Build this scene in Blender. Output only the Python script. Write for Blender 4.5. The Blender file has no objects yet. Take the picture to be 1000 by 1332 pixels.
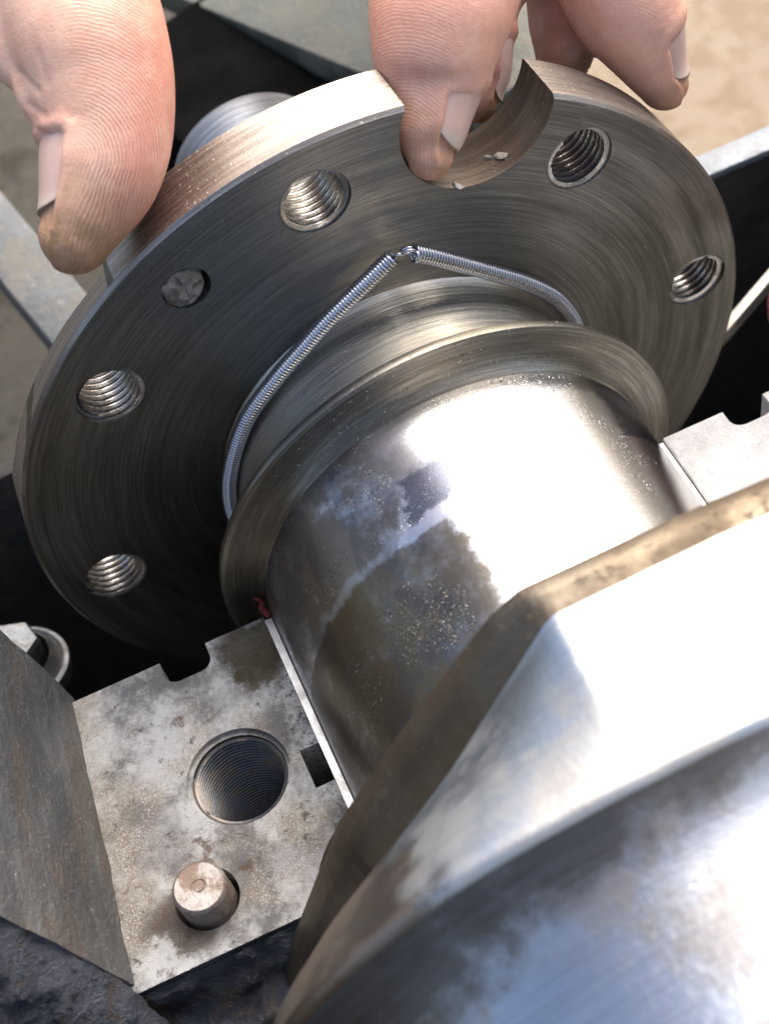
import bpy, bmesh, math, random
import numpy as np
from mathutils import Vector, Matrix, noise as mnoise
random.seed(4); rng = np.random.default_rng(7)
R = math.radians
S = 0.01                      # everything below is written in centimetres, stored in metres
scene = bpy.context.scene
COL = scene.collection

# ------------------------------------------------------------------ camera
CAM = np.array([-2.73314581, -12.4644021, 15.6659355])
AX = np.array([[0.9092652, -0.3838086, -0.16102099],
               [0.40345805, 0.71770718, 0.56755441],
               [-0.10226634, -0.58102269, 0.80743683]])      # rows: right, up, backward
FPX = 1990.0
cd = bpy.data.cameras.new("camera")
cam = bpy.data.objects.new("camera", cd); COL.objects.link(cam)
m = Matrix.Identity(4)
for i in range(3):
    for j in range(3):
        m[j][i] = AX[i][j]
    m[i][3] = CAM[i] * S
cam.matrix_world = m
cd.sensor_fit = 'VERTICAL'; cd.sensor_height = 24.0; cd.lens = FPX / 1332 * 24.0
cd.clip_start = 0.005; cd.clip_end = 50
cd.dof.use_dof = True; cd.dof.focus_distance = 0.176; cd.dof.aperture_fstop = 23
scene.camera = cam

# ------------------------------------------------------------------ sky, sun, exposure
SUN = Vector((0.41, 0.45, 0.76)).normalized()
w = bpy.data.worlds.new("World"); scene.world = w; w.use_nodes = True
nt = w.node_tree
sky = nt.nodes.new('ShaderNodeTexSky'); sky.sky_type = 'NISHITA'; sky.sun_disc = False
sky.sun_elevation = math.asin(SUN.z); sky.sun_rotation = math.atan2(SUN.x, SUN.y)
sky.dust_density = 6.0; sky.ozone_density = .6; sky.air_density = .9
nt.links.new(sky.outputs[0], nt.nodes['Background'].inputs[0])
nt.nodes['Background'].inputs[1].default_value = 0.10
sd = bpy.data.lights.new("sun", 'SUN'); sd.energy = 1.5; sd.angle = R(62); sd.color = (1, .965, .91)
so = bpy.data.objects.new("sun", sd); COL.objects.link(so)
so.rotation_euler = SUN.to_track_quat('Z', 'Y').to_euler()
scene.view_settings.view_transform = 'Standard'; scene.view_settings.look = 'None'
scene.view_settings.exposure = 1.9; scene.view_settings.gamma = 1

# ------------------------------------------------------------------ helpers
def at(px, py, depth):
    """a point of the place (cm) from where it is seen in the 1000x1332 photograph and its distance along the view"""
    return CAM + depth * ((px - 500) / FPX * AX[0] - (py - 666) / FPX * AX[1] - AX[2])

def empty(name, label, cat, loc=(0, 0, 0), group=None):
    o = bpy.data.objects.new(name, None); COL.objects.link(o)
    o.location = [c * S for c in loc]; o.empty_display_size = .01
    o['label'] = label; o['category'] = cat
    if group: o['group'] = group
    return o

def tag(o, label, cat, group=None):
    o['label'] = label; o['category'] = cat
    if group: o['group'] = group
    return o

def wloc(o):
    v = Vector((0, 0, 0))
    while o is not None:
        v += o.location; o = o.parent
    return v

def link(name, me, mats, parent=None, smooth=35):
    o = bpy.data.objects.new(name, me); COL.objects.link(o)
    for mm in (mats if isinstance(mats, (list, tuple)) else [mats]):
        me.materials.append(mm)
    if parent is not None: o.parent = parent
    if smooth:
        me.shade_smooth(); me.set_sharp_from_angle(angle=R(smooth))
    return o

def mesh(name, V, F, mats, parent=None, smooth=35, mi=None, tex=None, loc=None):
    """V in world cm"""
    V = np.asarray(V, float) * S
    base = np.array(wloc(parent)) if parent is not None else np.zeros(3)
    if loc is not None: base = base + np.array(loc) * S
    me = bpy.data.meshes.new(name)
    me.from_pydata((V - base).tolist(), [], [list(map(int, f)) for f in F]); me.update()
    if mi is not None:
        me.polygons.foreach_set('material_index', np.asarray(mi, np.int32))
    if tex:
        me.use_auto_texspace = False
        me.texspace_location = (0, 0, 0); me.texspace_size = (tex * S,) * 3
    o = link(name, me, mats, parent, smooth)
    if loc is not None: o.location = [c * S for c in loc]
    return o

def revolve(prof, n=160, c=(0, 0), a0=0, a1=360, cap=False):
    """surface of revolution round the crank axis (y); prof = [(y, r)]"""
    full = abs(a1 - a0) >= 360
    k = n if full else n + 1
    V = []; F = []
    for y, r in prof:
        for i in range(k):
            t = R(a0 + (a1 - a0) * i / n)
            V.append((c[0] + r * math.cos(t), y, c[1] + r * math.sin(t)))
    for j in range(len(prof) - 1):
        for i in range(n):
            a = j * k + i; b = j * k + (i + 1) % k
            F.append((a, b, b + k, a + k))
    if cap:
        F.append(list(range(k))[::-1]); F.append([(len(prof) - 1) * k + i for i in range(k)])
    return V, F

def fix_normals(o):
    bm = bmesh.new(); bm.from_mesh(o.data); bmesh.ops.recalc_face_normals(bm, faces=bm.faces)
    bm.to_mesh(o.data); bm.free()

def bake(o):
    """apply the modifiers of o without operators"""
    dg = bpy.context.evaluated_depsgraph_get(); dg.update()
    me = bpy.data.meshes.new_from_object(o.evaluated_get(dg), preserve_all_data_layers=True, depsgraph=dg)
    old = o.data; o.modifiers.clear(); o.data = me; me.name = old.name
    bpy.data.meshes.remove(old)

def cut(o, cutters):
    for c in cutters:
        md = o.modifiers.new('b', 'BOOLEAN'); md.operation = 'DIFFERENCE'; md.solver = 'EXACT'; md.object = c
    bake(o)
    for c in cutters:
        me = c.data; bpy.data.objects.remove(c); bpy.data.meshes.remove(me)

def cyl_solid(p0, p1, r, n=48, mat=None):
    p0 = Vector(p0); p1 = Vector(p1); d = (p1 - p0).normalized()
    u = d.orthogonal().normalized(); v = d.cross(u)
    V = []
    for p in (p0, p1):
        for i in range(n):
            t = 2 * math.pi * i / n
            V.append(p + r * (math.cos(t) * u + math.sin(t) * v))
    F = [(i, (i + 1) % n, n + (i + 1) % n, n + i) for i in range(n)]
    F += [list(range(n))[::-1], list(range(n, 2 * n))]
    o = mesh('cutter', V, F, mat or [], None, 0); fix_normals(o)
    return o

def prism_solid(poly, z0, z1, axis='z', mat=None):
    n = len(poly)
    f = (lambda a, b, h: (a, b, h)) if axis == 'z' else (lambda a, b, h: (a, h, b))
    V = [f(a, b, z0) for a, b in poly] + [f(a, b, z1) for a, b in poly]
    F = [(i, (i + 1) % n, n + (i + 1) % n, n + i) for i in range(n)] + [list(range(n))[::-1], list(range(n, 2 * n))]
    return V, F

def box(c, h, rot=None):
    V = [Vector((sx * h[0], sy * h[1], sz * h[2])) for sx in (-1, 1) for sy in (-1, 1) for sz in (-1, 1)]
    if rot is not None: V = [rot @ v for v in V]
    V = [v + Vector(c) for v in V]
    F = [(0, 1, 3, 2), (4, 6, 7, 5), (0, 4, 5, 1), (2, 3, 7, 6), (0, 2, 6, 4), (1, 5, 7, 3)]
    return V, F

def bevel(o, wdt, seg=2, ang=30):
    md = o.modifiers.new('bv', 'BEVEL'); md.width = wdt * S; md.segments = seg; md.limit_method = 'ANGLE'; md.angle_limit = R(ang)
    bake(o); o.data.shade_smooth(); o.data.set_sharp_from_angle(angle=R(40))

# ------------------------------------------------------------------ materials
class NB:
    """small node builder; coordinates are object coordinates in centimetres"""
    def __init__(s, name):
        s.m = bpy.data.materials.new(name); s.m.use_nodes = True
        s.t = s.m.node_tree; s.b = s.t.nodes['Principled BSDF']
        tc = s.n('ShaderNodeTexCoord')
        mp = s.n('ShaderNodeVectorMath', operation='SCALE'); s.l(tc.outputs['Object'], mp.inputs[0]); mp.inputs['Scale'].default_value = 100
        s.P = mp.outputs[0]
        sp = s.n('ShaderNodeSeparateXYZ'); s.l(s.P, sp.inputs[0]); s.x, s.y, s.z = sp.outputs
    def n(s, typ, **kw):
        nd = s.t.nodes.new(typ)
        for k, v in kw.items(): setattr(nd, k, v)
        return nd
    def l(s, a, b): s.t.links.new(a, b)
    def put(s, v, sock):
        if isinstance(v, bpy.types.NodeSocket): s.l(v, sock)
        elif isinstance(v, (tuple, list)) and len(v) == 3 and sock.type == 'RGBA': sock.default_value = (*v, 1)
        else: sock.default_value = v
    def math(s, op, a, b=0.0, c=0.0, clamp=False):
        nd = s.n('ShaderNodeMath', operation=op, use_clamp=clamp)
        for i, v in enumerate((a, b, c)): s.put(v, nd.inputs[i])
        return nd.outputs[0]
    def vec(s, x, y, z):
        nd = s.n('ShaderNodeCombineXYZ')
        for i, v in enumerate((x, y, z)): s.put(v, nd.inputs[i])
        return nd.outputs[0]
    def mul(s, v, k):
        nd = s.n('ShaderNodeVectorMath', operation='MULTIPLY'); s.put(v, nd.inputs[0]); nd.inputs[1].default_value = k if isinstance(k, tuple) else (k, k, k)
        return nd.outputs[0]
    def noise(s, scale, v=None, detail=3, rough=.55, dist=0, col=False):
        nd = s.n('ShaderNodeTexNoise'); s.put(v if v is not None else s.P, nd.inputs['Vector'])
        nd.inputs['Scale'].default_value = scale; nd.inputs['Detail'].default_value = detail
        nd.inputs['Roughness'].default_value = rough; nd.inputs['Distortion'].default_value = dist
        return nd.outputs['Color' if col else 'Fac']
    def voro(s, scale, v=None, feat='F1'):
        nd = s.n('ShaderNodeTexVoronoi', feature=feat); s.put(v if v is not None else s.P, nd.inputs['Vector']); nd.inputs['Scale'].default_value = scale
        return nd.outputs['Distance']
    def ramp(s, f, a, b, lo=0.0, hi=1.0):
        nd = s.n('ShaderNodeMapRange', interpolation_type='SMOOTHSTEP'); s.put(f, nd.inputs[0])
        for i, v in enumerate((a, b, lo, hi)): nd.inputs[i + 1].default_value = v
        return nd.outputs[0]
    def mix(s, f, a, b, mode='MIX'):
        nd = s.n('ShaderNodeMix', data_type='RGBA', blend_type=mode)
        s.put(f, nd.inputs[0]); s.put(a, nd.inputs[6]); s.put(b, nd.inputs[7])
        return nd.outputs[2]
    def lerp(s, f, a, b):
        nd = s.n('ShaderNodeMix', data_type='FLOAT'); s.put(f, nd.inputs[0]); s.put(a, nd.inputs[2]); s.put(b, nd.inputs[3])
        return nd.outputs[0]
    def attr(s, name):
        nd = s.n('ShaderNodeAttribute', attribute_name=name); return nd.outputs['Fac']
    def bump(s, h, dist=.01, strength=1.0, prev=None):
        nd = s.n('ShaderNodeBump'); nd.inputs['Strength'].default_value = strength; nd.inputs['Distance'].default_value = dist * S
        s.put(h, nd.inputs['Height'])
        if prev is not None: s.l(prev, nd.inputs['Normal'])
        return nd.outputs[0]
    def set(s, **kw):
        for k, v in kw.items(): s.put(v, s.b.inputs[k.replace('_', ' ')])
        return s.m
    def radius(s):
        return s.math('SQRT', s.math('ADD', s.math('MULTIPLY', s.x, s.x), s.math('MULTIPLY', s.z, s.z)))
    def radial(s, axis='Y'):
        nd = s.n('ShaderNodeTangent', direction_type='RADIAL', axis=axis); return nd.outputs[0]

def turned_steel(name, base, rough, aniso, mode, stain, stain_amt, fine=70., bumpk=.0012, speck=.4, metal=1.0, oil=.0, lowx=.5):
    """lathe turned or ground steel: fine rings, oily stains, specks of grit"""
    b = NB(name)
    q = b.radius() if mode == 'r' else b.y
    rings = b.noise(1.0, b.vec(b.math('MULTIPLY', q, fine), b.math('MULTIPLY', b.x, lowx), b.math('MULTIPLY', b.z, lowx)), detail=2, rough=.7)
    rings2 = b.noise(1.0, b.vec(b.math('MULTIPLY', q, fine * .23), b.math('MULTIPLY', b.x, lowx * .5), b.math('MULTIPLY', b.z, lowx * .5)), detail=3, rough=.6)
    pv = b.vec(b.math('MULTIPLY', q, 4.0), b.math('MULTIPLY', b.x, .38), b.math('MULTIPLY', b.z, .38))
    st = b.ramp(b.noise(.8, pv, detail=8, rough=.72), .40, .64)
    st2 = b.ramp(b.noise(2.6, pv, detail=7, rough=.75), .52, .70)
    sp = b.ramp(b.noise(26, detail=2, rough=.6), .66, .74)
    spd = b.ramp(b.noise(17, detail=3, rough=.7), .30, .36, 1, 0)
    c = b.mix(b.math('MULTIPLY', st, stain_amt), base, stain)
    c = b.mix(b.math('MULTIPLY', st2, stain_amt * .6), c, tuple(v * .55 for v in stain))
    c = b.mix(b.ramp(rings, .40, .62, 0, .6), c, tuple(v * .42 for v in base))
    scr = b.ramp(b.noise(1.0, b.vec(b.math('MULTIPLY', q, fine * .6), b.math('MULTIPLY', b.x, 2.5), b.math('MULTIPLY', b.z, 2.5)), detail=2), .63, .70)
    c = b.mix(b.math('MULTIPLY', scr, .15), c, tuple(min(1, v * 2.0) for v in base))
    c = b.mix(b.math('MULTIPLY', sp, speck), c, (.75, .72, .66))
    c = b.mix(b.math('MULTIPLY', spd, speck), c, (.03, .025, .02))
    rg = b.math('ADD', b.lerp(st, rough, rough + .13), b.math('MULTIPLY', b.math('SUBTRACT', rings2, .5), .18))
    rg = b.math('ADD', rg, b.math('MULTIPLY', sp, .25))
    h = b.math('ADD', b.math('MULTIPLY', rings, .8), b.math('MULTIPLY', rings2, .8))
    nm = b.bump(h, bumpk * 10, .5)
    nm = b.bump(b.math('ADD', b.noise(40, detail=3), b.math('MULTIPLY', sp, 1.5)), .004, .6, nm)
    return b.set(Base_Color=c, Metallic=b.lerp(b.math('MULTIPLY', st2, stain_amt), metal, metal * .7), Roughness=rg, Anisotropic=aniso, Anisotropic_Rotation=.25, Tangent=b.radial(), Normal=nm)

M = {}
M['face'] = turned_steel('turned_flange_steel', (.265, .255, .232), .37, .92, 'r', (.115, .105, .085), .5, fine=52, bumpk=.0012, speck=.3)
M['rim'] = turned_steel('worn_rim_steel', (.36, .32, .28), .42, .35, 'y', (.20, .15, .115), .8, fine=25, speck=.35)
M['land'] = turned_steel('seal_land_steel', (.66, .62, .54), .28, .8, 'y', (.42, .37, .27), .5, fine=55, speck=.12)
M['slinger'] = turned_steel('slinger_steel', (.28, .26, .22), .32, .8, 'r', (.11, .093, .066), .8, fine=45, speck=.45)
M['notch'] = turned_steel('notch_steel', (.20, .16, .12), .5, .2, 'y', (.10, .075, .05), .8, fine=12, speck=.3, metal=.7)
M['hub'] = turned_steel('hub_steel', (.36, .37, .39), .42, .4, 'y', (.22, .21, .20), .5, fine=20, speck=.2)

def journal_mat():
    b = NB('ground_journal_steel')
    rings = b.noise(1, b.vec(b.math('MULTIPLY', b.y, 45), b.math('MULTIPLY', b.x, 1.2), b.math('MULTIPLY', b.z, 1.2)), detail=3, rough=.7)
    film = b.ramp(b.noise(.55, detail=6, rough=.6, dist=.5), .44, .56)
    side = b.ramp(b.math('ADD', b.x, b.math('MULTIPLY', b.math('SUBTRACT', b.noise(.7, detail=4), .5), 2.2)), -1.3, -.1, 1, 0)  # left flank mask: its dark reflection is put into the colour
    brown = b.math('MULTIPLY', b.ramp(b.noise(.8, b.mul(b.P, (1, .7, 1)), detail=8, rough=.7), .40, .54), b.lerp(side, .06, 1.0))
    oil = b.math('MULTIPLY', b.ramp(b.noise(1.1, b.mul(b.P, (1, .6, 1)), detail=6, rough=.6, dist=.8), .50, .56), side)  # oil smears kept to the flank, adding to its painted dark reflection
    fine = b.noise(34, detail=4, rough=.75)
    gz = b.ramp(b.noise(1.1, detail=5, rough=.65), .46, .60)
    grit = b.math('MULTIPLY', b.ramp(fine, .60, .66), gz)
    pit = b.math('MULTIPLY', b.ramp(b.noise(27, detail=4, rough=.75), .56, .62), gz)
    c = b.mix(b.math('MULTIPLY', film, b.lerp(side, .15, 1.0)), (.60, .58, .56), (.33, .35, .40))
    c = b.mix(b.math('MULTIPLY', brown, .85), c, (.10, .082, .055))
    wob = b.math('MULTIPLY', b.math('SUBTRACT', b.noise(2.2, detail=6, rough=.65), .5), .55)
    yy = b.math('ADD', b.y, wob); xx = b.math('ADD', b.x, b.math('MULTIPLY', wob, 1.3))
    tide = b.math('MULTIPLY', b.ramp(yy, -3.45, -3.38, 1, 0), b.ramp(xx, -.55, -.40, 1, 0))
    tide = b.math('MULTIPLY', tide, b.ramp(b.noise(1.6, detail=7, rough=.7), .30, .55, .55, 1))
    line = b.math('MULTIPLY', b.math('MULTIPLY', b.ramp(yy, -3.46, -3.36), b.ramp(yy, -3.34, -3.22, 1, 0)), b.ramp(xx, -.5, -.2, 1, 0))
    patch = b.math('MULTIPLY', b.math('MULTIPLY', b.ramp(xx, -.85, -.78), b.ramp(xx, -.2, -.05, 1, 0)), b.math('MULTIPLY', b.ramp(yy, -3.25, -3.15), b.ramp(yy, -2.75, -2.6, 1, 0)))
    far = b.math('MULTIPLY', b.ramp(xx, 1.75, 1.95), b.ramp(yy, -2.9, -2.8))  # dark reflection on the right of the journal, painted in
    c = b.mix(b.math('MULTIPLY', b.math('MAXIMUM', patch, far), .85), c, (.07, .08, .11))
    c = b.mix(b.math('MULTIPLY', tide, .85), c, (.105, .085, .052))
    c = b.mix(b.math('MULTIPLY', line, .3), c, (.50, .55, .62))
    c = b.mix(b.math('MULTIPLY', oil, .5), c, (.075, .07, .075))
    c = b.mix(b.math('MULTIPLY', pit, .8), c, (.05, .045, .04))
    c = b.mix(b.math('MULTIPLY', b.math('MULTIPLY', grit, b.ramp(b.noise(6, detail=5, rough=.7), .40, .65)), .8), c, (.80, .79, .77))
    rg = b.lerp(b.math('MAXIMUM', brown, tide), .17, .34)
    rg = b.math('ADD', rg, b.math('MULTIPLY', grit, .15))
    nm = b.bump(rings, .005, .35)
    nm = b.bump(b.math('ADD', b.math('MULTIPLY', grit, .5), b.math('MULTIPLY', fine, .4)), .006, .6, nm)
    return b.set(Base_Color=c, Metallic=b.lerp(brown, 1.0, .85), Roughness=rg, Anisotropic=.9, Anisotropic_Rotation=.25, Tangent=b.radial(), Normal=nm)
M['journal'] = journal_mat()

def web_mat(name, base, rough, aniso, mode, brown=.5, fine=18, dark=(.2, .15, .10), groove_reflection=False, stain_end=False):
    b = NB(name)
    q = b.radius() if mode == 'r' else b.y
    rings = b.noise(1, b.vec(b.math('MULTIPLY', q, fine), b.math('MULTIPLY', b.x, .8), b.math('MULTIPLY', b.z, .8)), detail=4, rough=.65)
    rough_skin = -1.2 if name == 'web_edge_steel' else -.15
    st = b.ramp(b.noise(.8, detail=6, rough=.65), .45, .62)
    blu = b.ramp(b.noise(.5, b.mul(b.P, (1, 1.4, 1)), detail=3), .42, .6)
    dots = b.math('ADD', b.ramp(b.voro(2.6), .03, .06, 1, 0), b.math('MULTIPLY', b.ramp(b.noise(9, detail=6, rough=.75), .55, .68), rough_skin))
    c = b.mix(b.math('MULTIPLY', blu, .5), base, tuple(np.array(base) * np.array((.82, .90, 1.02))))
    c = b.mix(b.math('MULTIPLY', st, brown), c, dark)
    if stain_end:
        en = b.ramp(b.math('ADD', b.x, b.math('MULTIPLY', b.math('SUBTRACT', b.noise(2.0, detail=7, rough=.7), .5), 1.6)), -2.75, -2.25, 1, 0)
        c = b.mix(b.math('MULTIPLY', en, .8), c, (.15, .09, .045))
    if groove_reflection:
        gr = b.ramp(b.math('ADD', b.y, b.math('MULTIPLY', b.math('SUBTRACT', b.noise(.9, detail=7, rough=.7), .5), 2.4)), -8.55, -7.95)  # dark reflection below the ridge, painted as a brown-black band
        st = b.math('MAXIMUM', st, gr)
        c = b.mix(b.math('MULTIPLY', gr, .85), c, (.085, .072, .06))
    c = b.mix(b.ramp(rings, .4, .7, 0, .35), c, tuple(v * .5 for v in base))
    rg = b.math('ADD', b.lerp(st, rough, rough + .12), b.math('MULTIPLY', rings, .08))
    nm = b.bump(rings, .012, .4)
    nm = b.bump(b.math('ADD', b.noise(14, detail=4), dots), .008, .5, nm)
    return b.set(Base_Color=c, Metallic=b.lerp(st, 1, .85), Roughness=rg, Anisotropic=aniso, Anisotropic_Rotation=.25, Tangent=b.radial(), Normal=nm)
M['web_band'] = web_mat('web_edge_steel', (.16, .13, .095), .46, .1, 'y', .85, 9, (.075, .055, .035))
M['web_rim'] = web_mat('web_rim_steel', (.50, .51, .51), .34, .6, 'y', .35, 14, (.33, .25, .15), stain_end=True)
M['web_front'] = web_mat('web_front_steel', (.46, .47, .49), .33, .85, 'y', .55, 34, groove_reflection=True)

def thread_mat(name, base, rough, r0=9., r1=10., ax='y'):
    b = NB(name)
    st = b.ramp(b.noise(5, detail=4), .45, .65)
    c = b.mix(b.math('MULTIPLY', st, .5), base, (.22, .17, .12))
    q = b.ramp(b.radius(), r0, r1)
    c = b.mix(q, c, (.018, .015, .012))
    return b.set(Base_Color=c, Metallic=b.lerp(q, 1.0, .2), Roughness=b.lerp(q, b.lerp(st, rough, rough + .15), .6), Normal=b.bump(b.noise(30), .006, .5))
M['thread'] = thread_mat('cut_thread_steel', (.46, .45, .43), .24, .385, .425)
M['thread2'] = thread_mat('cut_thread_iron', (.07, .07, .072), .30, .525, .555)

def spring_mat():
    b = NB('bright_spring_wire')
    return b.set(Base_Color=b.mix(b.noise(6), (.55, .56, .60), (.42, .43, .46)), Metallic=1.0, Roughness=.28)
M['spring'] = spring_mat()

def pad_mat():
    b = NB('weathered_machined_iron')
    big = b.noise(.55, detail=5, rough=.6)
    tan = b.ramp(b.noise(.8, b.mul(b.P, (1, 1, 1)), detail=6, rough=.68), .45, .60)
    dk = b.ramp(b.noise(7, detail=7, rough=.8), .56, .66)
    spk = b.math('MULTIPLY', b.ramp(b.noise(48, detail=5, rough=.8), .50, .60), b.ramp(b.noise(1.6, detail=6, rough=.7), .38, .62))
    rust = b.ramp(b.noise(1.7, detail=6, rough=.7), .60, .68)
    vio = b.ramp(b.noise(1.2, b.mul(b.P, (1.3, .8, 1)), detail=4), .52, .64)
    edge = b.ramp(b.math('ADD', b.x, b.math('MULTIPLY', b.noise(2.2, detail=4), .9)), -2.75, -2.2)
    glare = b.ramp(b.math('ADD', b.x, b.noise(1.5, detail=5)), 1.0, 2.2)  # right pad whitened: its bright reflection is painted into the colour
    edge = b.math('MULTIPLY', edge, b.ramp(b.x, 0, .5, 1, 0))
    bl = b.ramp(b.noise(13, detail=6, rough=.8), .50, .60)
    c = b.mix(b.ramp(b.noise(1.1, detail=7, rough=.7), .40, .58), (.24, .23, .225), (.72, .72, .71))
    c = b.mix(b.math('MULTIPLY', tan, .7), c, (.22, .175, .11))
    c = b.mix(b.math('MULTIPLY', vio, .4), c, (.16, .14, .17))
    c = b.mix(b.math('MULTIPLY', spk, .7), c, (.68, .69, .70))
    c = b.mix(b.math('MULTIPLY', dk, .85), c, (.075, .065, .055))
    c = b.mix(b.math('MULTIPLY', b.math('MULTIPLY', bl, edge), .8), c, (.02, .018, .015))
    c = b.mix(b.math('MULTIPLY', rust, .75), c, (.13, .065, .04))
    wb = b.math('MULTIPLY', b.math('SUBTRACT', b.noise(2.5, detail=6, rough=.7), .5), 1.6)
    ox = b.math('ADD', b.math('ADD', b.x, 2.95), wb); oy = b.math('ADD', b.math('ADD', b.y, 2.3), wb)
    od = b.math('SQRT', b.math('ADD', b.math('MULTIPLY', ox, ox), b.math('MULTIPLY', oy, b.math('MULTIPLY', oy, .5))))
    ol = b.ramp(od, .28, .55, 1, 0)
    c = b.mix(b.math('MULTIPLY', ol, .85), c, (.085, .065, .03))
    dx = b.math('ADD', b.math('ADD', b.x, 4.75), wb); dy = b.math('ADD', b.math('ADD', b.y, 5.15), wb)
    dd = b.math('SQRT', b.math('ADD', b.math('MULTIPLY', dx, dx), b.math('MULTIPLY', dy, dy)))
    c = b.mix(b.ramp(dd, .30, .55, .8, 0), c, (.15, .11, .085))
    c = b.mix(b.math('MULTIPLY', glare, .5), c, (.85, .85, .86))
    h = b.math('ADD', b.math('MULTIPLY', b.noise(38, detail=5, rough=.8), 1.2), b.math('MULTIPLY', b.noise(9, detail=3), .8))
    nm = b.bump(h, .035, 1.0)
    return b.set(Base_Color=c, Metallic=b.lerp(tan, .8, .35), Roughness=b.lerp(spk, .42, .28), Normal=nm)
M['pad'] = pad_mat()

def cast_mat(name, a, c2, rustc, rust_amt, scale=1.0, metal=.3, rough=.5, streak=(1, 1, 1), dist=.05, fleck=1.0):
    b = NB(name)
    P = b.mul(b.P, streak)
    n1 = b.noise(.9 * scale, P, detail=6, rough=.65)
    rs = b.ramp(b.noise(1.3 * scale, P, detail=7, rough=.7, dist=.4), .50, .60)
    fl = b.math('MULTIPLY', b.ramp(b.noise(20 * scale, detail=3, rough=.7), .62, .72), fleck)
    c = b.mix(b.ramp(n1, .35, .65), a, c2)
    c = b.mix(b.math('MULTIPLY', rs, rust_amt), c, rustc)
    c = b.mix(b.math('MULTIPLY', fl, .5), c, (.45, .45, .45))
    nm = b.bump(b.math('ADD', b.noise(12 * scale, detail=6, rough=.7), b.math('MULTIPLY', n1, 1.5)), dist, .8)
    return b.set(Base_Color=c, Metallic=metal, Roughness=b.lerp(rs, rough, rough + .2), Normal=nm)
M['skirt'] = cast_mat('stained_skirt_iron', (.048, .050, .052), (.10, .102, .10), (.07, .05, .036), .55, 1.0, .35, .42, (1.3, .35, 1.3), .05)
M['cast'] = cast_mat('oily_casting', (.045, .05, .065), (.10, .11, .14), (.07, .05, .03), .6, 1.6, .5, .34, dist=.35)
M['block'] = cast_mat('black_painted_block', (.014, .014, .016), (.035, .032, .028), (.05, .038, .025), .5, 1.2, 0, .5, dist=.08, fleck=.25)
M['gap_shade'] = cast_mat('gap_shade_black', (.006, .006, .006), (.010, .010, .010), (.008, .007, .006), .4, .8, 0, .95, dist=.04, fleck=0.)  # near-black that stands in for shade in gaps and recesses
M['gap_shade'].node_tree.nodes['Principled BSDF'].inputs['Specular IOR Level'].default_value = .0
M['lit_lip'] = cast_mat('lit_block_lip', (.13, .155, .19), (.19, .22, .26), (.3, .28, .24), .3, .8, .4, .42, dist=.02)  # pale blue puts the lit rear edge into the colour
M['dowel'] = cast_mat('dowel_steel', (.19, .17, .15), (.27, .25, .235), (.15, .10, .075), .8, 2.5, .7, .42, dist=.015)
M['stub'] = cast_mat('corroded_stub', (.20, .175, .15), (.36, .33, .30), (.13, .08, .045), .7, 5, .6, .45, dist=.07)
M['shell'] = cast_mat('bearing_shell_metal', (.30, .30, .30), (.42, .42, .42), (.4, .36, .3), .3, 2, .85, .3, dist=.008)
M['bolt'] = cast_mat('zinc_bolt', (.075, .08, .085), (.15, .155, .16), (.12, .09, .06), .4, 2, .85, .42, dist=.01)
M['bar'] = cast_mat('grey_bar', (.06, .068, .072), (.10, .108, .11), (.25, .22, .17), .4, .6, .2, .5, dist=.03)
M['plate'] = cast_mat('green_grey_plate', (.07, .073, .055), (.10, .104, .08), (.26, .23, .17), .4, .5, .1, .5, dist=.03)
M['rod'] = cast_mat('bare_rod', (.15, .145, .13), (.22, .205, .18), (.4, .33, .25), .3, 1, .6, .35, dist=.01)
M['red'] = cast_mat('red_rubber', (.10, .006, .01), (.14, .01, .015), (.1, .01, .01), .4, 1, 0, .4, dist=.02)
M['sealant'] = cast_mat('red_sealant', (.16, .012, .01), (.11, .01, .01), (.2, .02, .01), .4, 6, 0, .35, dist=.05)
M['tan'] = cast_mat('tan_board', (.175, .13, .082), (.19, .145, .092), (.15, .11, .07), .3, .5, 0, .7, dist=.05, fleck=.4)
M['ground'] = cast_mat('dusty_ground', (.025, .021, .013), (.038, .031, .019), (.017, .013, .008), .6, .35, 0, .8, dist=.1)

# ------------------------------------------------------------------ the ground
gz = -15.0
g = mesh('ground', [(-600, -600, gz), (600, -600, gz), (600, 600, gz), (-600, 600, gz)], [(0, 1, 2, 3)], M['ground'], None, 0)
g['kind'] = 'structure'

# ------------------------------------------------------------------ the crankshaft
crank = empty('crankshaft', 'bare steel crankshaft with round drilled flange, polished journal and thick web', 'crankshaft')
RF = 5.0; TH = 0.82
def back_r(a):          # the rear edge of the flange is cut back on its left side
    a = a % 360
    if a < 123.5 or a > 166: return RF - .03
    return RF - .03 - .40 * (1 - (a - 123.5) / 42.5) ** .8
N = 288
prof = [(TH, 'b2'), (TH - .02, 'b'), (.05, 'f'), (.0, 'f2')]
V = []; F = []; MI = []
for y, k in prof:
    for i in range(N):
        a = 360 * i / N
        r = {'b': back_r(a), 'b2': back_r(a) - .03, 'f': RF, 'f2': RF - .045}[k]
        V.append((r * math.cos(R(a)), y, r * math.sin(R(a))))
for j in range(3):
    for i in range(N):
        a = j * N + i; b_ = j * N + (i + 1) % N
        F.append((a, b_, b_ + N, a + N)); MI.append(1)
F.append(list(range(N))); MI.append(0); F.append([3 * N + i for i in range(N)][::-1]); MI.append(0)
flange = mesh('flange', V, F, [M['face'], M['rim'], M['notch']], crank, 0, MI, tex=6)
fix_normals(flange)
HA = [95.43 - 45 * k for k in range(8)]
RB, OX, OZ = 4.318, .072, -.109
hc = [(RB * math.cos(R(a)) + OX, RB * math.sin(R(a)) + OZ) for a in HA]
cutters = [cyl_solid((x, -.5, z), (x, 1.6, z), .425, 56, [M['thread']]) for x, z in hc]
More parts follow.
